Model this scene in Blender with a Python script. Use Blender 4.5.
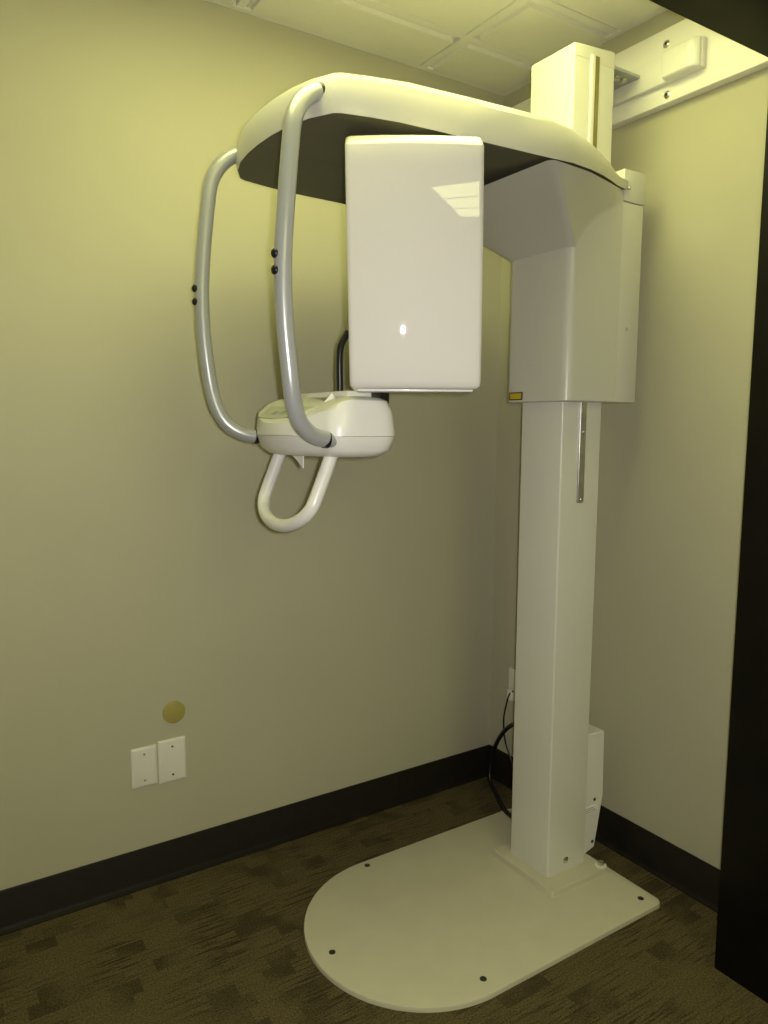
import bpy, bmesh, math, random
from mathutils import Vector, Matrix
random.seed(7)
for o in list(bpy.data.objects): bpy.data.objects.remove(o, do_unlink=True)
scene = bpy.context.scene
COL = scene.collection
R = math.radians

# ------------------------------------------------------------------ camera
CAM = Vector((-1.805, -2.04, 1.31))
yaw, pitch, roll, FPX = R(33.0), R(6.75), R(-0.296), 747.7
fwd = Vector((math.sin(yaw)*math.cos(pitch), math.cos(yaw)*math.cos(pitch), -math.sin(pitch)))
rt0 = Vector((math.cos(yaw), -math.sin(yaw), 0)); dn0 = fwd.cross(rt0)
right = rt0*math.cos(roll) + dn0*math.sin(roll)
down = -rt0*math.sin(roll) + dn0*math.cos(roll)
cam_d = bpy.data.cameras.new('camera'); cam = bpy.data.objects.new('camera', cam_d); COL.objects.link(cam)
rot = Matrix((right, -down, -fwd)).transposed().to_4x4()
cam.matrix_world = Matrix.Translation(CAM) @ rot
cam_d.sensor_fit = 'HORIZONTAL'; cam_d.sensor_width = 36.0; cam_d.lens = FPX/768*36
cam_d.clip_start = 0.02
scene.camera = cam

# ------------------------------------------------------------------ world, lights, exposure
w = bpy.data.worlds.new('world'); scene.world = w; w.use_nodes = True
w.node_tree.nodes['Background'].inputs[0].default_value = (0.02, 0.02, 0.02, 1)
w.node_tree.nodes['Background'].inputs[1].default_value = 0.2
scene.view_settings.view_transform = 'Standard'; scene.view_settings.look = 'None'
scene.view_settings.gamma = 1; scene.view_settings.use_curve_mapping = False
scene.view_settings.exposure = 0.0
LAMP = (0.97, 0.98, 0.40)          # fluorescent tubes, as the camera's white balance shows them
ALCOVE_W, OUTER_W = 9.5, 8.0      # emission strength of the two ceiling lights
fl = bpy.data.lights.new('camera_flash', 'AREA'); fl.shape = 'RECTANGLE'; fl.size = 0.02; fl.size_y = 0.03
fl.energy = 10.5; fl.color = (1.0, 0.96, 0.95); fl.spread = R(150)
flo = bpy.data.objects.new('camera_flash', fl); COL.objects.link(flo)
flo.matrix_world = Matrix.Translation(CAM + right*0.028 - down*0.012 + fwd*0.01) @ rot

# ------------------------------------------------------------------ materials
def mat(name, col, rough=0.5, metal=0.0, coat=0.0, spec=0.5, emit=None, es=0.0, bump=0.0, bscale=200.0, mottle=0.0, mscale=6.0, coat_rough=0.05):
    m = bpy.data.materials.new(name); m.use_nodes = True
    nt = m.node_tree; b = nt.nodes['Principled BSDF']
    b.inputs['Base Color'].default_value = (*col, 1); b.inputs['Roughness'].default_value = rough
    b.inputs['Metallic'].default_value = metal; b.inputs['Specular IOR Level'].default_value = spec
    b.inputs['Coat Weight'].default_value = coat; b.inputs['Coat Roughness'].default_value = coat_rough
    if emit:
        b.inputs['Emission Color'].default_value = (*emit, 1); b.inputs['Emission Strength'].default_value = es
    tc = nt.nodes.new('ShaderNodeTexCoord')
    if mottle > 0:
        n = nt.nodes.new('ShaderNodeTexNoise'); n.inputs['Scale'].default_value = mscale; n.inputs['Detail'].default_value = 5
        r = nt.nodes.new('ShaderNodeValToRGB')
        r.color_ramp.elements[0].color = (*[c*(1-mottle) for c in col], 1)
        r.color_ramp.elements[1].color = (*[min(1, c*(1+mottle)) for c in col], 1)
        r.color_ramp.elements[0].position = .3; r.color_ramp.elements[1].position = .7
        nt.links.new(tc.outputs['Object'], n.inputs['Vector']); nt.links.new(n.outputs['Fac'], r.inputs['Fac'])
        nt.links.new(r.outputs['Color'], b.inputs['Base Color'])
    if bump > 0:
        n2 = nt.nodes.new('ShaderNodeTexNoise'); n2.inputs['Scale'].default_value = bscale; n2.inputs['Detail'].default_value = 3
        bp = nt.nodes.new('ShaderNodeBump'); bp.inputs['Strength'].default_value = bump; bp.inputs['Distance'].default_value = 0.002
        nt.links.new(tc.outputs['Object'], n2.inputs['Vector']); nt.links.new(n2.outputs['Fac'], bp.inputs['Height'])
        nt.links.new(bp.outputs['Normal'], b.inputs['Normal'])
    return m

M = {}
M['wall'] = mat('painted_drywall', (0.48, 0.46, 0.325), 0.55, bump=0.12, bscale=160, mottle=0.02, mscale=3, spec=0.3)
M['tile'] = mat('ceiling_tile', (0.78, 0.76, 0.66), 0.9, bump=0.12, bscale=320, mottle=0.01, mscale=60, spec=0.1)
M['tbar'] = mat('ceiling_grid_paint', (0.82, 0.80, 0.72), 0.5, mottle=0.02)
M['base'] = mat('dark_rubber_base', (0.012, 0.0095, 0.007), 0.5, mottle=0.15, mscale=20, spec=0.25)
M['wood'] = mat('dark_stained_wood', (0.007, 0.0055, 0.004), 0.5, mottle=0.3, mscale=9, spec=0.12)
M['cream'] = mat('cream_enamel', (0.77, 0.76, 0.70), 0.32, coat=0.15, mottle=0.012, mscale=8)
M['panel'] = mat('gloss_white_panel', (0.70, 0.675, 0.61), 0.6, spec=.15, coat=1.0, coat_rough=0.02, mottle=0.008)
M['carr'] = mat('carriage_enamel', (0.60, 0.59, 0.52), 0.3, coat=0.35, coat_rough=0.06, mottle=0.01)
M['column'] = mat('column_enamel', (0.70, 0.69, 0.61), 0.3, coat=0.2, mottle=0.01)
M['cover'] = mat('cover_enamel', (0.64, 0.63, 0.55), 0.3, coat=0.3, coat_rough=0.06, mottle=0.01)
M['plate'] = mat('base_plate_enamel', (0.60, 0.57, 0.43), 0.42, mottle=0.03, mscale=12)
M['grey'] = mat('silver_grey_paint', (0.43, 0.44, 0.435), 0.3, metal=0.25, coat=0.2, mottle=0.01)
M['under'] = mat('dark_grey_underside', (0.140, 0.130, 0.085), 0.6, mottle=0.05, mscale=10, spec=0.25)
M['arm'] = mat('black_arm_plastic', (0.009, 0.0085, 0.007), 0.6, mottle=0.1, spec=0.3)
M['black'] = mat('black_plastic', (0.008, 0.008, 0.009), 0.35, mottle=0.1)
M['chrome'] = mat('chrome', (0.72, 0.72, 0.70), 0.18, metal=1.0, mottle=0.03)
M['steel'] = mat('brushed_steel', (0.48, 0.47, 0.45), 0.28, metal=1.0, mottle=0.12, mscale=30)
M['brass'] = mat('olive_brass', (0.26, 0.22, 0.06), 0.4, metal=0.3, mottle=0.15, mscale=30)
M['ivory'] = mat('ivory_plastic', (0.78, 0.75, 0.66), 0.35, mottle=0.01)
M['round'] = mat('olive_cover', (0.36, 0.31, 0.085), 0.5, mottle=0.04, mscale=40)
M['board'] = mat('white_painted_board', (0.85, 0.83, 0.75), 0.4, mottle=0.02, mscale=5)
M['yellow'] = mat('yellow_sticker', (0.55, 0.40, 0.02), 0.4, mottle=0.12, mscale=400)
M['ink'] = mat('black_ink', (0.03, 0.027, 0.01), 0.5, mottle=0.1)
M['keypad'] = mat('green_grey_keypad', (0.50, 0.53, 0.42), 0.35, mottle=0.03, mscale=60)
M['paper'] = mat('white_paper', (0.88, 0.87, 0.82), 0.6, mottle=0.02, mscale=50)
M['print'] = mat('grey_print', (0.33, 0.33, 0.33), 0.6, mottle=0.05)
M['hole'] = mat('dark_screw', (0.05, 0.045, 0.04), 0.4, metal=0.6, mottle=0.1)
M['housing'] = mat('lamp_housing', (0.75, 0.74, 0.68), 0.5, mottle=0.02)

def lamp_mat(name, s):
    m = bpy.data.materials.new(name); m.use_nodes = True; nt = m.node_tree; b = nt.nodes['Principled BSDF']
    b.inputs['Base Color'].default_value = (.8, .8, .7, 1)
    b.inputs['Emission Color'].default_value = (*LAMP, 1); b.inputs['Emission Strength'].default_value = s
    return m
M['lamp_a'] = lamp_mat('lit_diffuser_alcove', ALCOVE_W)
M['lamp_b'] = lamp_mat('lit_diffuser_outer', OUTER_W)

def carpet_mat():
    m = bpy.data.materials.new('patterned_carpet'); m.use_nodes = True; nt = m.node_tree; b = nt.nodes['Principled BSDF']
    b.inputs['Roughness'].default_value = 0.95; b.inputs['Specular IOR Level'].default_value = 0.05
    N = nt.nodes.new; L = nt.links.new
    tc = N('ShaderNodeTexCoord')
    def noise(sc, scale, det=3, rough=.5):
        mp = N('ShaderNodeMapping'); mp.inputs['Scale'].default_value = sc
        n = N('ShaderNodeTexNoise'); n.inputs['Scale'].default_value = scale; n.inputs['Detail'].default_value = det; n.inputs['Roughness'].default_value = rough
        L(tc.outputs['Object'], mp.inputs['Vector']); L(mp.outputs['Vector'], n.inputs['Vector']); return n.outputs['Fac']
    def ramp(v, a, bb, lo=0., hi=1.):
        r = N('ShaderNodeMapRange'); r.inputs['From Min'].default_value = a; r.inputs['From Max'].default_value = bb
        r.inputs['To Min'].default_value = lo; r.inputs['To Max'].default_value = hi; L(v, r.inputs['Value']); return r.outputs['Result']
    def math_(op, a, c):
        k = N('ShaderNodeMath'); k.operation = op
        for i, v in enumerate((a, c)):
            if isinstance(v, (int, float)): k.inputs[i].default_value = v
            else: L(v, k.inputs[i])
        return k.outputs[0]
    # block patches: cells along x of random darkness
    mp = N('ShaderNodeMapping'); mp.inputs['Scale'].default_value = (1, 1, 1)
    L(tc.outputs['Object'], mp.inputs['Vector'])
    br = N('ShaderNodeTexBrick'); br.offset = 0.37; br.offset_frequency = 2
    br.inputs['Color1'].default_value = (0, 0, 0, 1); br.inputs['Color2'].default_value = (1, 1, 1, 1)
    br.inputs['Mortar Size'].default_value = 0.0; br.inputs['Brick Width'].default_value = 0.07; br.inputs['Row Height'].default_value = 0.045
    br.inputs['Scale'].default_value = 1.0
    L(mp.outputs['Vector'], br.inputs['Vector'])
    blk = ramp(br.outputs['Color'], 0.62, 0.72)
    soft = ramp(noise((1, 1, 1), 7, 2), 0.38, 0.60)
    blk = math_('MULTIPLY', blk, soft)
    streak = ramp(noise((4, 75, 1), 2.0, 3, .65), 0.49, 0.60)
    sk2 = ramp(noise((1, 1, 1), 4, 2), 0.35, 0.6)
    streak = math_('MULTIPLY', streak, sk2)
    d = math_('MAXIMUM', math_('MULTIPLY', blk, .65), math_('MULTIPLY', streak, .9))
    pile = ramp(noise((1, 1, 1), 230, 4, .8), 0.3, 0.7, 0.15, 1.85)
    mix = N('ShaderNodeMix'); mix.data_type = 'RGBA'
    mix.inputs[6].default_value = (0.118, 0.094, 0.044, 1); mix.inputs[7].default_value = (0.036, 0.028, 0.017, 1)
    L(d, mix.inputs[0])
    mul = N('ShaderNodeVectorMath'); mul.operation = 'SCALE'; L(mix.outputs[2], mul.inputs[0]); L(pile, mul.inputs['Scale'])
    L(mul.outputs[0], b.inputs['Base Color'])
    bp = N('ShaderNodeBump'); bp.inputs['Strength'].default_value = .6; bp.inputs['Distance'].default_value = .004
    L(noise((1, 1, 1), 260, 3, .7), bp.inputs['Height']); L(bp.outputs['Normal'], b.inputs['Normal'])
    return m
M['carpet'] = carpet_mat()

# ------------------------------------------------------------------ mesh helpers
def finish(bm, name, m, parent=None, smooth=35, loc=None, rotz=None):
    bmesh.ops.recalc_face_normals(bm, faces=bm.faces)
    me = bpy.data.meshes.new(name); bm.to_mesh(me); bm.free()
    if smooth:
        for p in me.polygons: p.use_smooth = True
        me.set_sharp_from_angle(angle=R(smooth))
    me.materials.append(M[m] if isinstance(m, str) else m)
    o = bpy.data.objects.new(name, me); COL.objects.link(o)
    if parent is not None: o.parent = parent
    if loc is not None: o.location = loc
    if rotz is not None: o.rotation_euler = (0, 0, rotz)
    return o
def box_bm(lo, hi, bev=0.0, seg=2, bm=None):
    bm = bm or bmesh.new()
    vs = [bm.verts.new((x, y, z)) for x in (lo[0], hi[0]) for y in (lo[1], hi[1]) for z in (lo[2], hi[2])]
    fs = [bm.faces.new([vs[i] for i in f]) for f in ((0,1,3,2),(4,6,7,5),(0,4,5,1),(2,3,7,6),(0,2,6,4),(1,5,7,3))]
    if bev:
        es = set(e for f in fs for e in f.edges)
        bmesh.ops.bevel(bm, geom=list(es), offset=bev, segments=seg, profile=.5, affect='EDGES')
    return bm
def box(name, lo, hi, m, parent=None, bev=0.0, seg=2): return finish(box_bm(lo, hi, bev, seg), name, m, parent)
def loft_bm(rings, cap0=True, cap1=True, bm=None):
    bm = bm or bmesh.new()
    V = [[bm.verts.new(p) for p in r] for r in rings]; n = len(rings[0])
    for a, b in zip(V, V[1:]):
        for i in range(n):
            j = (i+1) % n
            bm.faces.new((a[i], a[j], b[j], b[i]))
    if cap0: bm.faces.new(list(reversed(V[0])))
    if cap1: bm.faces.new(V[-1])
    return bm
def catmull(P, n=8):
    P = [Vector(p) for p in P]; Q = [P[0]*2-P[1]] + P + [P[-1]*2-P[-2]]; out = []
    for i in range(1, len(Q)-2):
        p0, p1, p2, p3 = Q[i-1:i+3]
        for k in range(n):
            t = k/n
            out.append(.5*((2*p1)+(p2-p0)*t+(2*p0-5*p1+4*p2-p3)*t*t+(3*p1-p0-3*p2+p3)*t**3))
    out.append(P[-1]); return out
def tube_bm(path, r, n=16, bm=None):
    path = [Vector(p) for p in path]; rings = []; up = None
    for i, p in enumerate(path):
        t = (path[min(i+1, len(path)-1)] - path[max(i-1, 0)]).normalized()
        if up is None:
            up = Vector((0, 1, 0)) if abs(t.y) < .9 else Vector((0, 0, 1))
        a = (up - t*up.dot(t)).normalized(); b = t.cross(a); up = a
        rr = r[i] if isinstance(r, (list, tuple)) else r
        rings.append([p + (a*math.cos(2*math.pi*k/n) + b*math.sin(2*math.pi*k/n))*rr for k in range(n)])
    return loft_bm(rings, bm=bm)
def cyl(name, c, axis, r, h, m, parent=None, n=20, dome=0.0, r2=None):
    """short disc or bolt head: axis from base c outwards, height h, slightly rounded edge"""
    a = Vector(axis).normalized(); c = Vector(c); rr2 = r if r2 is None else r2
    path = [c, c+a*h*.7, c+a*h]; rad = [r, rr2, rr2*.82]
    if dome: path += [c+a*(h+dome*.7), c+a*(h+dome)]; rad += [rr2*.5, rr2*.12]
    return finish(tube_bm(path, rad, n), name, m, parent)
def rrect(x0, x1, y0, y1, r, z, n=5):
    pts = []
    for cx, cy, a0 in ((x1-r, y1-r, 0), (x0+r, y1-r, 90), (x0+r, y0+r, 180), (x1-r, y0+r, 270)):
        for k in range(n+1):
            a = R(a0 + 90*k/n); pts.append(Vector((cx+r*math.cos(a), cy+r*math.sin(a), z)))
    return pts
def tag(o, label=None, cat=None, group=None, kind=None):
    if label: o['label'] = label
    if cat: o['category'] = cat
    if group: o['group'] = group
    if kind: o['kind'] = kind
    return o
def empty(name, loc=(0, 0, 0)):
    o = bpy.data.objects.new(name, None); COL.objects.link(o); o.location = loc; o.empty_display_size = .1; return o
def adopt(o, parent):
    """parent keeping coordinates authored in world space (parents carry only translations)"""
    o.parent = parent; o.matrix_parent_inverse = Matrix.Translation(-Vector(parent.location)); return o

# ------------------------------------------------------------------ setting
CEIL = 2.418
XL, YF, YO = -2.75, -1.075, -5.6      # alcove left wall, opening plane, far wall of the outer room
OT = 0.25                             # thickness of the wall with the opening
JX, JL, HZ = -0.215, -2.30, 2.076     # jambs and header
XO = -4.4
S = 'structure'
tag(box('floor', (XO-.1, YO-.1, -.08), (.1, .1, 0), 'carpet'), 'brown patterned low pile carpet floor', kind=S)
tag(box('wall_back', (XL-.1, 0, 0), (.1, .1, 2.55), 'wall'), 'beige painted wall behind the machine', kind=S)
tag(box('wall_right', (0, YO-.1, 0), (.1, 0, 2.55), 'wall'), 'beige painted wall behind the column', kind=S)
tag(box('wall_left', (XL-.1, YF-OT, 0), (XL, 0, 2.55), 'wall'), 'beige side wall of the alcove', kind=S)
bm = box_bm((JX+.03, YF-OT+.005, 0), (0, YF-.005, 2.55))
box_bm((XL, YF-OT+.005, 0), (JL-.03, YF-.005, 2.55), bm=bm)
box_bm((JL-.03, YF-OT+.005, HZ+.03), (JX+.03, YF-.005, 2.55), bm=bm)
box_bm((XO, YF-OT+.005, 0), (XL-.1, YF-.005, 2.55), bm=bm)
tag(finish(bm, 'wall_front', 'wall', smooth=0), 'beige wall with the wide opening', kind=S)
tag(box('wall_outer_left', (XO-.1, YO-.1, 0), (XO, YF, 2.55), 'wall'), 'beige wall of the outer room', kind=S)
tag(box('wall_outer_far', (XO, YO-.1, 0), (0, YO, 2.55), 'wall'), 'beige far wall of the outer room', kind=S)
fr = tag(empty('door_1', (JX, YF-OT/2, 0)), 'dark stained wooden frame of the wide opening', kind=S)
adopt(box('jamb', (JX, YF-OT, 0), (JX+.03, YF, HZ+.03), 'wood', bev=.002), fr)
adopt(box('jamb', (JL-.03, YF-OT, 0), (JL, YF, HZ+.03), 'wood', bev=.002), fr)
adopt(box('header', (JL, YF-OT, HZ), (JX, YF, HZ+.03), 'wood', bev=.002), fr)
for nm, lo, hi in (('casing', (JX, YF-OT-.018, 0), (JX+.09, YF-OT, HZ+.12)), ('casing', (JL-.09, YF-OT-.018, 0), (JL, YF-OT, HZ+.12)), ('casing', (JL, YF-OT-.018, HZ), (JX, YF-OT, HZ+.12))):
    adopt(box(nm, lo, hi, 'wood', bev=.002), fr)

# cove base: profile extruded along each wall (flat face, toe at the floor)
def cove(name, p0, p1, inward, label):
    prof = [(0, 0), (.020, 0), (.020, .003), (.010, .008), (.006, .016), (.005, .108), (.003, .112), (0, .112)]
    d = Vector(inward); r0 = [Vector(p0)+d*a+Vector((0, 0, b)) for a, b in prof]; r1 = [Vector(p1)+d*a+Vector((0, 0, b)) for a, b in prof]
    return tag(finish(loft_bm([r0, r1]), name, 'base', smooth=30), label, kind=S)
cove('baseboard_back', (XL, 0, 0), (0, 0, 0), (0, -1, 0), 'dark brown cove base along the back wall')
cove('baseboard_right', (0, 0, 0), (0, YF, 0), (-1, 0, 0), 'dark brown cove base along the right wall')
cove('baseboard_left', (XL, YF, 0), (XL, 0, 0), (1, 0, 0), 'dark brown cove base along the alcove side wall')

# ceiling: slab, suspended grid bars and single tiles
ceil = tag(box('ceiling', (XO-.1, YO-.1, CEIL+.03), (.1, .1, 2.55), 'tile'), 'suspended ceiling of pale square tiles', kind=S)
GX = [0.0] + [-.352-.61*k for k in range(4)] + [XL]
GY = [0.0, -.228, -.487, -1.071, YF]
for x in GX[1:-1]: box('grid_bar', (x-.012, YF, CEIL), (x+.012, 0, CEIL+.03), 'tbar', ceil, bev=.001, seg=1)
for y in GY[1:-1]: box('grid_bar', (XL, y-.012, CEIL+.0005), (0, y+.012, CEIL+.03), 'tbar', ceil, bev=.001, seg=1)
box('wall_angle', (XL, -.02, CEIL-.001), (0, 0, CEIL+.03), 'tbar', ceil, bev=.001, seg=1)
box('wall_angle', (-.02, YF, CEIL-.001), (0, -.02, CEIL+.03), 'tbar', ceil, bev=.001, seg=1)
LIGHT_CELLS = ((1, 2), (2, 2))
for i in range(len(GX)-1):
    for j in range(len(GY)-1):
        if (i, j) in LIGHT_CELLS: continue
        x1, x0, y1, y0 = GX[i], GX[i+1], GY[j], GY[j+1]
        g = .018
        a = rrect(x0+g, x1-g, y0+g, y1-g, .002, CEIL+.03, 1); b = [p+Vector((0, 0, -.024)) for p in a]
        c = rrect(x0+g+.009, x1-g-.009, y0+g+.009, y1-g-.009, .002, CEIL+.006, 1); d = [p+Vector((0, 0, -.013)) for p in c]
        c2 = [Vector((p.x, p.y, CEIL+.006)) for p in c]
        finish(loft_bm([a, b, c2, d]), 'ceiling_tile', 'tile', ceil, smooth=0)
# outer ceiling face under the slab
adopt(box('ceiling_panel', (XO, YO, CEIL), (0, YF-OT, CEIL+.03), 'tile'), ceil)

def troffer(x0, x1, y0, y1, m, label, along='x', n=3, dz=0.0):
    CEIL = globals()['CEIL']+dz
    t = tag(empty('ceiling_light', ((x0+x1)/2, (y0+y1)/2, CEIL)), label, 'ceiling light', 'fluorescent ceiling lights')
    z0 = CEIL-.004; w_ = .03
    bm = box_bm((x0, y0, z0), (x1, y0+w_, CEIL+.03)); box_bm((x0, y1-w_, z0), (x1, y1, CEIL+.03), bm=bm)
    box_bm((x0, y0+w_, z0), (x0+w_, y1-w_, CEIL+.03), bm=bm); box_bm((x1-w_, y0+w_, z0), (x1, y1-w_, CEIL+.03), bm=bm)
    adopt(finish(bm, 'frame', 'housing', smooth=0), t)
    lo, hi = (y0+w_, y1-w_) if along == 'x' else (x0+w_, x1-w_)
    st = (hi-lo)/n
    for k in range(n):
        a, b = lo+st*k+.012, lo+st*(k+1)-.012
        if along == 'x': adopt(box('diffuser', (x0+w_, a, CEIL+.004), (x1-w_, b, CEIL+.012), m), t)
        else: adopt(box('diffuser', (a, y0+w_, CEIL+.004), (b, y1-w_, CEIL+.012), m), t)
        if k:
            c = lo+st*k
            if along == 'x': adopt(box('divider', (x0+w_, c-.012, CEIL-.002), (x1-w_, c+.012, CEIL+.014), 'housing'), t)
            else: adopt(box('divider', (c-.012, y0+w_, CEIL-.002), (c+.012, y1-w_, CEIL+.014), 'housing'), t)
    return t
troffer(GX[3]+.012, GX[1]-.012, GY[3]+.004, GY[2]-.012, 'lamp_a', 'long ceiling light set in the tiles above the machine', dz=-.009)
troffer(-2.1, -1.0, -4.7, -3.2, 'lamp_b', 'large ceiling light in the outer room, mirrored in the white panel', dz=-.035)

# ------------------------------------------------------------------ the machine
YC = -.556
mach = tag(empty('panoramic_xray_machine', (-.255, YC, 0)), 'cream floor-standing dental panoramic x-ray machine with overhead arm and grey handles', 'x-ray machine')
def part(o, parent=mach):
    if parent is mach: return adopt(o, mach)
    o.parent = parent; return o        # sub-parts share the frame of their part (identity)

# base plate: D shape
def dshape(z, d=0.0):
    pts = []; r = .302-d; cx = -.725
    for k in range(41):
        a = R(90+180*k/40); pts.append(Vector((cx+r*math.cos(a), YC+r*math.sin(a), z)))
    x1 = -.117-d; c = .022
    for k in range(6):
        a = R(-90+90*k/5); pts.append(Vector((x1-c+c*math.cos(a), YC-r+c+c*math.sin(a), z)))
    for k in range(6):
        a = R(90*k/5); pts.append(Vector((x1-c+c*math.cos(a), YC+r-c+c*math.sin(a), z)))
    return pts
bp = part(finish(loft_bm([dshape(0), dshape(.009), dshape(.0115, .0012), dshape(.012, .003)]), 'base_plate', 'plate', smooth=40))
for x, y in ((-.713, -.277), (-.978, -.542), (-.722, -.812), (-.158, -.815)):
    part(cyl('bolt', (x, y, .0115), (0, 0, 1), .0085, .002, 'hole', n=14), bp)
FZ = .030
fp = part(finish(loft_bm([rrect(-.364, -.14, -.684, -.436, .008, z, 3) for z in (.012, FZ-.002)] + [rrect(-.362, -.142, -.682, -.438, .008, FZ, 3)]), 'foot_plate', 'plate'))
nb = part(cyl('bolt', (-.152, -.668, FZ), (0, 0, 1), .011, .012, 'chrome', n=6), fp)
part(cyl('washer', (-.152, -.668, FZ-.001), (0, 0, 1), .017, .003, 'ivory', n=18), fp)

# column
CX0, CX1, CY0, CY1, CT = -.329, -.178, -.629, -.474, 2.258
colm = part(finish(loft_bm([rrect(CX0, CX1, CY0, CY1, .005, FZ), rrect(CX0, CX1, CY0, CY1, .005, CT-.03)]), 'column', 'column'))
def captop(d, dz):
    return [Vector((p.x, p.y, p.z+.013*min(1, (p.x-CX0)/.10))) for p in rrect(CX0+d, CX1-d, CY0+d, CY1-d, .0055, CT+dz)]
# cap: slightly bowed towards the camera side at the back
part(finish(loft_bm([rrect(CX0-.0005, CX1+.0005, CY0-.0005, CY1+.0005, .0055, CT-.0297), captop(-.0005, -.004), captop(.003, 0)]), 'cap', 'column'), colm)
gs = part(box('guide_strip', (-.270, CY0-.005, 1.93), (-.256, CY0+.002, 2.242), 'cream', bev=.002), colm)
part(box('guide_slot', (-.256, CY0-.0035, 1.93), (-.240, CY0+.002, 2.242), 'brass', bev=.001), colm)
def strip():
    a, b, z0, z1 = -.266, -.242, 1.098, 1.45
    rings = []
    for y, d in ((CY0+.001, 0), (CY0-.004, 0), (CY0-.005, .001)):
        r_ = [Vector((p.x, y, p.y)) for p in rrect(a+d, b-d, z0+d, z1-d, .006, 0, 4)]
        rings.append(r_)
    return finish(loft_bm(rings), 'metal_strip', 'steel')
ms = part(strip(), colm)
part(cyl('screw', (-.254, CY0-.005, 1.108), (0, -1, 0), .004, .002, 'chrome', n=12), colm)
part(cyl('screw', (-.254, CY0-.005, 1.29), (0, -1, 0), .003, .002, 'chrome', n=12), colm)
part(cyl('bolt', (-.258, CY0, .062), (0, -1, 0), .010, .003, 'chrome', n=18, dome=.004), colm)

# carriage: sleeve that flares into the overhead arm
FX, SY, BX = -.362, .116, -.176            # front face, half width, rear end of the front shell
ZB, ZU = 1.369, 1.873
side_top = [(-.581, -.272, 1.873), (-.43, -.229, 1.888), (-.30, -.174, 1.901), (BX, -.112, 1.918)]
def lerp3(P, x):
    for a, b in zip(P, P[1:]):
        if a[0] <= x <= b[0]:
            t = (x-a[0])/(b[0]-a[0]); return [a[k]+(b[k]-a[k])*t for k in range(3)]
    return list(P[-1] if x > P[-1][0] else P[0])
def side_z(x):                            # where the flat side face ends
    P = [(-.362, 1.752), (-.34, 1.768), (-.306, 1.812), (-.27, 1.838), (-.232, 1.858), (-.176, 1.886)]
    for a, b in zip(P, P[1:]):
        if a[0] <= x <= b[0]: return a[1]+(b[1]-a[1])*(x-a[0])/(b[0]-a[0])
    return P[-1][1]
per = []                                  # (bottom xy, crease z, top xyz)
NS, NF = 10, 10
for k in range(NS+1):                     # near side, rear to front
    t = k/NS; xb = BX+(FX+.022-BX)*t; xt = BX+(-.581-BX)*t; q = lerp3(side_top, xt)
    per.append(((xb, -SY), side_z(xb), (xt, q[1], q[2])))
for k in range(1, 5):                     # rounded near corner
    a = R(90*k/5); per.append(((FX+.022-.022*math.sin(a), -SY+.022-.022*math.cos(a)), 1.752, (-.581-.016*math.sin(R(18*k)), -.256-.016*math.cos(R(18*k)), 1.873)))
for k in range(NF+1):
    t = k/NF; y = -SY+.022+(2*SY-.044)*t; yt = -.255+.510*t
    per.append(((FX, y), 1.753, (-.597, yt, 1.873)))
half = len(per)
for k in range(4, 0, -1):
    p = per[NS+k]; per.append(((p[0][0], -p[0][1]), p[1], (p[2][0], -p[2][1], p[2][2])))
for k in range(NS, -1, -1):
    p = per[k]; per.append(((p[0][0], -p[0][1]), p[1], (p[2][0], -p[2][1], p[2][2])))
rings = []
for z, d in ((ZB, .004), (ZB+.003, 0)):
    rings.append([Vector((b[0]+(d if b[0] < -.3 else 0), YC+b[1]-math.copysign(d, b[1]), z)) for b, c, t in per])
for f in (.5, .985, 1.0):
    rings.append([Vector((b[0], YC+b[1], ZB+.003+(c-ZB-.003)*f)) for b, c, t in per])
for k in range(1, 9):
    f = k/8
    g = f - .10*math.sin(math.pi*f)        # slight bulge
    rings.append([Vector((b[0]+(t[0]-b[0])*g, YC+b[1]+(t[1]-b[1])*g, c+(t[2]-c)*f)) for b, c, t in per])
car = part(finish(loft_bm(rings), 'carriage', 'carr', smooth=50))
# rear cover: two plates on the near side, one on the far side, around the back
def ushape(z0, z1, x1, dy, name):
    bm = box_bm((BX+.001, YC-SY-dy, z0), (x1, YC+SY+dy, z1), .004, 2)
    return finish(bm, name, 'carr')
rc = part(ushape(ZB+.001, 1.890, -.093, -.001, 'rear_cover'))
part(ushape(1.892, 1.973, -.087, 0, 'rear_cover_cap'), rc)
part(cyl('screw', (-.142, YC-SY+.001, 1.565), (0, -1, 0), .0045, .003, 'chrome', n=12), rc)
part(cyl('screw', (-.157, YC-SY, 1.925), (0, -1, 0), .005, .004, 'chrome', n=12, dome=.002), rc)
lb = part(box('warning_label', (FX-.0012, -.511, 1.376), (FX+.001, -.458, 1.3975), 'ink'), car)
part(box('label_face', (FX-.0018, -.507, 1.379), (FX-.0008, -.462, 1.3945), 'yellow'), car)
for sx, sy_ in ((-.54, -.50), ):
    part(cyl('screw', (sx, sy_, 1.853), (-.4, 0, -.9), .007, .004, 'hole', n=12), car)

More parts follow.
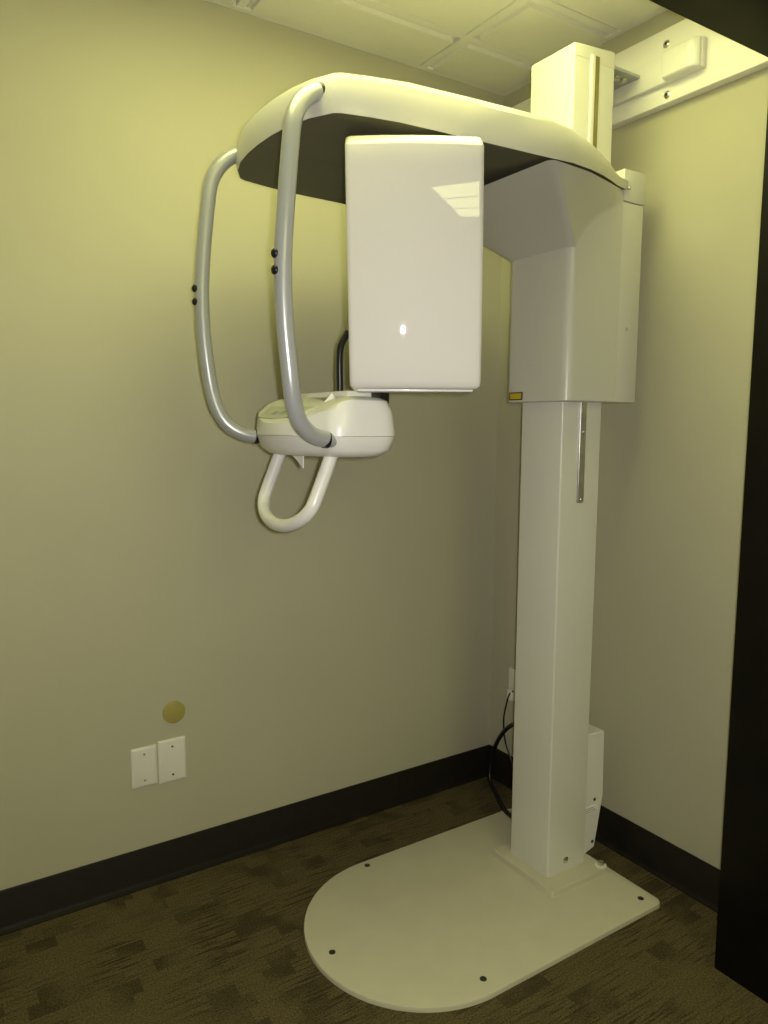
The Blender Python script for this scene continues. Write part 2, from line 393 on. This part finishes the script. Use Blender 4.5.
# overhead cover
half_out = [(-1.152, 0), (-1.150, .06), (-1.142, .12), (-1.126, .175), (-1.101, .221), (-1.088, .230), (-1.03, .244), (-.975, .254), (-.90, .259), (-.81, .264), (-.70, .270), (-.60, .275),
            (-.52, .262), (-.43, .234), (-.36, .206), (-.30, .178), (-.23, .142), (-.165, .117)]
def outline():
    near = [(x, -w_) for x, w_ in half_out]; far = [(x, w_) for x, w_ in reversed(half_out[1:])]
    return near+far
OUT = outline()
def zbot(x): return 1.873 if x < -.6 else 1.873+.047*(x+.6)/.435
def zedge(x): return 1.944+.012*min(1, (x+1.15)/.4) if x < -.5 else 1.956-.012*max(0, (x+.5)/.33)
def mid(x): return Vector((max(-.93, min(-.40, x)), YC, 0))
def ring(t, zf):
    out = []
    for x, y in OUT:
        p = Vector((x, YC+y, 0)); q = p+(mid(x)-p)*t; out.append(Vector((q.x, q.y, zf(x))))
    return out
def crown(x):                              # centre height of the top
    if x < -.95: return .055*(x+1.152)/.2+.02
    if x < -.60: return .075
    return max(.012, .075-.11*(x+.60)/.4)
rings = [ring(.006, lambda x: zbot(x)+.001), ring(0, zbot), ring(-.012, lambda x: zbot(x)+.022), ring(0.0, lambda x: zedge(x)-.014), ring(.022, lambda x: zedge(x)-.003), ring(.06, lambda x: zedge(x)+.004),
         ring(.35, lambda x: zedge(x)+crown(x)*.55), ring(.7, lambda x: zedge(x)+crown(x)*.95), ring(.95, lambda x: zedge(x)+crown(x))]
oc = part(finish(loft_bm(rings, cap0=False), 'overhead_cover', 'cover', smooth=24))
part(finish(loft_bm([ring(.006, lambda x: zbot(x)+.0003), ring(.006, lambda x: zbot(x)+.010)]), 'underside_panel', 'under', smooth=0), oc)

# rotating arm below the cover, tube head and sensor head
AZ = R(32.5); nx = Vector((-math.sin(AZ), -math.cos(AZ), 0)); tx = Vector((math.cos(AZ), -math.sin(AZ), 0))   # nx: towards camera
HC = Vector((-.985, -.873, 0))            # centre of the white front face
PIV = Vector((HC.x, HC.y, 0)) - nx*.385
def loc2(u, v, z): q = PIV+nx*v+tx*u; return Vector((q.x, q.y, z))
def obox(lo, hi, bev=.006):
    bm = box_bm(lo, hi, bev, 2)
    for v in bm.verts: v.co = loc2(v.co.x, v.co.y, v.co.z)
    return bm
arm = part(finish(obox((-.128, -.37, 1.848), (.122, .265, 1.872), .003), 'rotating_arm', 'arm'))
part(finish(tube_bm([Vector((PIV.x, PIV.y, 1.86)), Vector((PIV.x, PIV.y, 1.88))], .13, 32), 'turntable', 'arm'), arm)
# tube head: lofted horizontally stacked outlines, face bowed both ways, leaning back towards the bottom
HW, HD = .1280, .125
ZT, ZH = 1.8405, 1.3765
def head_ring(z, dw=0., dd=0.):
    s = (ZT-z)/(ZT-ZH)                    # 0 top, 1 bottom
    tilt = .040*s*s - .006*s             # recession of the bowed face
    hw = (HW-.0005*s)-dw; pts = []
    sag = .008
    r_ = .010
    def face(u): return .385-tilt-dd-sag*(u/HW)**2
    n = 16
    for k in range(n+1):
        u = -hw+r_ + (2*hw-2*r_)*k/n
        pts.append((u, face(u)))
    for k in range(1, 5):
        a = R(90*k/4); pts.append((hw-r_+r_*math.sin(a), face(hw-r_)-r_+r_*math.cos(a)))
    pts.append((hw, .385-HD)); pts.append((hw-.012, .385-HD-.012)); pts.append((-hw+.012, .385-HD-.012)); pts.append((-hw, .385-HD))
    for k in range(0, 4):
        a = R(90*k/4); pts.append((-hw+r_-r_*math.cos(a), face(hw-r_)-r_+r_*math.sin(a)))
    return [loc2(u+.008*s, v, z) for u, v in pts]
rings = [head_ring(ZT, .007, .034), head_ring(ZT-.0015, .003, .026), head_ring(ZT-.006, .001, .0185), head_ring(ZT-.0235, 0, .001), head_ring(ZT-.026)]
rings += [head_ring(ZT-.026+(ZH+.016-ZT+.026)*k/14) for k in range(1, 15)]
rings += [head_ring(ZH+.006, .001, .002), head_ring(ZH+.0015, .005, .006), head_ring(ZH, .010, .012)]
th = part(finish(loft_bm(rings), 'tube_head', 'panel', smooth=32))
part(finish(obox((-.105, .27, ZH-.004), (.122, .325, ZH+.004), .0015), 'bottom_plate', 'cream'), th)
part(finish(obox((-.09, .25, ZT-.006), (.09, .30, 1.85), .002), 'neck', 'arm'), th)
sh = part(finish(obox((-.075, -.37, 1.42), (.06, -.29, 1.842), .012), 'sensor_head', 'cream'))

# handles: splayed mirror images
prof = [(-1.085, .186, 1.921), (-1.112, .190, 1.917), (-1.138, .196, 1.903), (-1.160, .203, 1.880), (-1.175, .209, 1.848), (-1.183, .212, 1.80), (-1.194, .215, 1.70), (-1.201, .215, 1.60), (-1.198, .213, 1.50), (-1.187, .210, 1.40), (-1.177, .203, 1.35), (-1.163, .195, 1.318), (-1.146, .188, 1.299), (-1.122, .180, 1.285), (-1.097, .174, 1.279), (-1.068, .170, 1.277)]
for s in (-1, 1):
    path = catmull([(x, YC+s*w_, z) for x, w_, z in prof], 6)
    h = part(finish(tube_bm(path, .0164, 20), 'handle', 'grey', smooth=60))
    h['label'] = 'silver grey tubular handle'
    for z in (1.612, 1.583):
        part(cyl('button', (-1.215, YC+s*.215, z), (-1, -.25, 0), .0085, .006, 'black', n=18, dome=.003), h)
    a, b = Vector((-1.117, YC+s*.191, 1.916)), Vector((-1.109, YC+s*.1725, 1.279))
    part(finish(tube_bm([a+Vector((.004, 0, 0)), a+Vector((.016, 0, .004))], .0171, 20), 'collar', 'black'), h)
    part(finish(tube_bm([b+Vector((.012, 0, -.0008)), b+Vector((.022, 0, -.0018))], .0171, 20), 'collar', 'black'), h)

# chin-rest console
def con_ring(d, zf, bulge=.042):
    pts = []
    x0, x1, hw, r_ = -1.092+d, -.926-d, .199-d, .036
    n = 14
    for k in range(n+1):                  # front, convex, far to near
        t = -1+2*k/n; y = -t*(hw-r_); pts.append((x0-bulge*(1-t*t), y))
    for k in range(1, 6):
        a = R(90*k/6); pts.append((x0+.045*(1-math.cos(a)), -(hw-r_)-r_*math.sin(a)))
    for k in range(0, 6): pts.append((x0+.045+(x1-.04-x0-.045)*k/5, -hw))
    for k in range(1, 6):
        a = R(90*k/5); pts.append((x1-.04+.04*math.sin(a), -hw+.04-.04*math.cos(a)))
    for k in range(0, 6):
        a = R(90*k/5); pts.append((x1-.04+.04*math.cos(a), hw-.04+.04*math.sin(a)))
    for k in range(5, -1, -1): pts.append((x0+.045+(x1-.04-x0-.045)*k/5, hw))
    for k in range(5, 0, -1):
        a = R(90*k/6); pts.append((x0+.045*(1-math.cos(a)), (hw-r_)+r_*math.sin(a)))
    return [Vector((x, YC+y, zf(x, y))) for x, y in pts]
def slope(zmax):
    return lambda x, y: min(zmax, 1.304+max(0, x+1.140)*.60)
SEAM = 1.284
lo = part(finish(loft_bm([con_ring(.045, lambda x, y: 1.240), con_ring(.022, lambda x, y: 1.243), con_ring(.007, lambda x, y: 1.256), con_ring(0, lambda x, y: SEAM-.0008)]), 'console_base', 'cream', smooth=50))
up = part(finish(loft_bm([con_ring(.0004, lambda x, y: SEAM), con_ring(0, lambda x, y: SEAM+.010), con_ring(.004, slope(1.335)), con_ring(.012, slope(1.356)), con_ring(.022, slope(1.362)), con_ring(.040, lambda x, y: slope(1.364)(x, y)+.001), con_ring(.075, slope(1.366), .02)]), 'console_cover', 'cream', smooth=30))
# raised rear ledge
part(box('ledge', (-1.0, YC-.10, 1.358), (-.935, YC+.12, 1.379), 'cream', bev=.004), up)
# keypad lying on the sloping front
sl = math.atan(.60)
def on_slope(x, y, h=.001): return Vector((x-h*math.sin(sl), YC+y, slope(9)(x, y)+h*math.cos(sl)))
def slope_quad(name, pts, m, par, h0=-.002, h1=.0025):
    bm = loft_bm([[on_slope(x, y, h0) for x, y in pts], [on_slope(x, y, h1) for x, y in pts]])
    return part(finish(bm, name, m, smooth=0), par)
slope_quad('keypad', [(-1.112, .11), (-1.116, .03), (-1.110, -.07), (-1.076, -.105), (-1.070, .13)], 'keypad', up)
for k in range(3):
    slope_quad('keypad_mark', [(-1.103, .06-.04*k), (-1.103, .035-.04*k), (-1.092, .035-.04*k), (-1.092, .06-.04*k)], 'print', up, 0, .0032)
bm = loft_bm([[Vector((x+dx, y, z+dx)) for x, y, z in ((-1.068, -.664, 1.345), (-1.040, -.658, 1.371), (-1.036, -.668, 1.358), (-1.052, -.672, 1.349))] for dx in (0, .0015)])
part(finish(bm, 'paper_sticker', 'paper', smooth=0), up)
bm = loft_bm([[Vector((x+dx, YC+y, z)) for x, y, z in ((-1.075, .025, 1.244), (-1.075, -.04, 1.244), (-1.082, -.052, 1.214), (-1.078, -.02, 1.228))] for dx in (0, .002)])
part(finish(bm, 'paper_tag', 'paper', smooth=0), lo)
# temple support, chrome stub, black knob on the console
tp = [(-.955, -.545, 1.376), (-.955, -.545, 1.40), (-.956, -.546, 1.45), (-.952, -.546, 1.485), (-.935, -.548, 1.515)]
ts = part(finish(tube_bm(catmull(tp, 5), .0078, 14), 'temple_support', 'black'))
part(cyl('ferrule', (-.955, -.545, 1.374), (0, 0, 1), .010, .008, 'chrome', n=16), ts)
part(finish(box_bm((-.945, -.695, 1.350), (-.918, -.660, 1.378), .004), 'knob', 'black'), up)
part(cyl('adjuster', (-.955, -.63, 1.374), (0, 0, 1), .012, .016, 'chrome', n=16), up)
part(cyl('adjuster', (-.935, -.60, 1.374), (0, 0, 1), .008, .016, 'hole', n=16), up)

# U-shaped grab bar
gp = []
for t, y in ((0, .122), (.35, .123), (.62, .122)): gp.append((t, y))
for k in range(1, 12):
    a = math.pi*k/12; gp.append((.62+.38*math.sin(a), .122*math.cos(a)))
for t, y in ((.62, -.122), (.35, -.123), (0, -.122)): gp.append((t, y))
gpath = [(-1.050-.066*t, YC+y, 1.247-.158*t) for t, y in gp]
part(finish(tube_bm(catmull(gpath, 4), .0145, 18), 'grab_bar', 'cream', smooth=60))

# power box behind the foot of the column
sec = [(-.184, .045), (-.150, .028), (-.106, .040), (-.080, .20), (-.080, .402), (-.184, .406)]
r0 = [Vector((x, -.604, z)) for x, z in sec]; r1 = [Vector((x, -.50, z)) for x, z in sec]
bm = loft_bm([r0, r1]); bmesh.ops.bevel(bm, geom=list(bm.edges), offset=.004, segments=2, affect='EDGES')
pb = part(finish(bm, 'power_box', 'cream'))
part(box('type_label', (-.158, -.6052, .155), (-.098, -.6035, .178), 'paper'), pb)
for k in range(3):
    part(box('label_print', (-.154, -.6056, .159+.006*k), (-.154+.05-.008*k, -.605, .161+.006*k), 'print'), pb)
part(cyl('screw', (-.115, -.604, .195), (0, -1, 0), .005, .002, 'hole', n=12), pb)
part(cyl('screw', (-.118, -.604, .062), (0, -1, 0), .005, .002, 'hole', n=12), pb)

# wall bracket from the column top to the mounting board
wb = part(box('wall_bracket', (-.050, -.795, 2.207), (-.0325, -.50, 2.28), 'cream', bev=.003))
r_ = []
for x, d in ((-.048, 0), (-.060, 0), (-.067, .0015), (-.071, .004), (-.072, .0065)):
    r_.append([Vector((x, p.x, p.y)) for p in rrect(-.793+d*4, -.688-d, 2.207+d, 2.279-d, .006, 0, 4)])
part(finish(loft_bm(r_), 'bracket_end', 'cream'), wb)
part(box('bracket_shelf', (-.19, -.605, 2.246), (-.045, -.49, 2.254), 'grey', bev=.001), wb)
for x in (-.085, -.115):
    part(cyl('bolt', (x, -.58, 2.246), (0, 0, -1), .010, .010, 'chrome', n=6), wb)

# ------------------------------------------------------------------ other things
bd = tag(empty('mounting_board', (0, -.58, 2.256)), 'white board screwed along the wall behind the column top', 'board')
adopt(box('plank', (-.032, YF+.002, 2.162), (0, -.05, 2.352), 'board', bev=.002), bd)
for y, z in ((-.672, 2.312), (-.682, 2.182), (-.25, 2.30), (-.25, 2.19)):
    sc = adopt(cyl('screw', (-.0315, y, z), (-1, 0, 0), .010, .002, 'steel', n=18, dome=.0015), bd)
    o = cyl('screw_slot', (-.0345, y, z), (-1, 0, 0), .0035, .001, 'hole', n=8); o.parent = sc
def wall_plate(x0, x1, z0, z1, label, scr, m):
    t = tag(empty('wall_plate', ((x0+x1)/2, 0, z0)), label, 'wall plate', 'blank wall plates')
    rings = []
    for y, d in ((0, 0), (-.003, 0), (-.006, .004), (-.0065, .006)):
        rings.append([Vector((p.x, y, p.y)) for p in rrect(x0+d, x1-d, z0+d, z1-d, .003, 0, 3)])
    adopt(finish(loft_bm(rings), 'cover', m), t)
    for f in (.17, .83):
        adopt(cyl('screw', ((x0+x1)/2, -.006, z0+(z1-z0)*f), (0, -1, 0), .0032, .0012, scr, n=12), t)
wall_plate(-1.313, -1.243, .294, .409, 'smaller white blank plate, left of two on the wall', 'steel', 'ivory')
wall_plate(-1.238, -1.160, .289, .415, 'larger white blank plate with dark screws, right of two on the wall', 'hole', 'ivory')
rc_ = cyl('round_cover', (-1.190, 0, .492), (0, -1, 0), .032, .006, 'round', n=40)
tag(rc_, 'round olive yellow cover disc above the two wall plates', 'cover')
ot = tag(empty('power_outlet', (0, -.135, .33)), 'ivory power outlet with a plug behind the column', 'outlet')
adopt(box('cover', (-.006, -.170, .325), (0, -.100, .440), 'ivory', bev=.002), ot)
pg = adopt(box('plug', (-.035, -.150, .335), (-.006, -.122, .372), 'ivory', bev=.004), ot)
c1 = [(-.03, -.150, .372), (-.035, -.135, .352), (-.034, -.118, .30), (-.032, -.108, .25), (-.03, -.115, .18), (-.028, -.145, .12), (-.03, -.185, .06), (-.04, -.22, .012), (-.055, -.24, .006)]
tag(finish(tube_bm(catmull(c1, 6), .003, 8), 'thin_cord', 'black', smooth=60), 'thin dark cord hanging from the outlet behind the column', 'cord')
c2 = [(-.17, -.50, .33), (-.14, -.40, .33), (-.10, -.27, .31), (-.075, -.18, .26), (-.06, -.11, .18), (-.058, -.075, .09), (-.07, -.085, .025), (-.10, -.15, .012), (-.14, -.23, .010), (-.17, -.30, .02), (-.175, -.42, .022)]
part(finish(tube_bm(catmull(c2, 7), .0075, 12), 'power_cable', 'black', smooth=60))
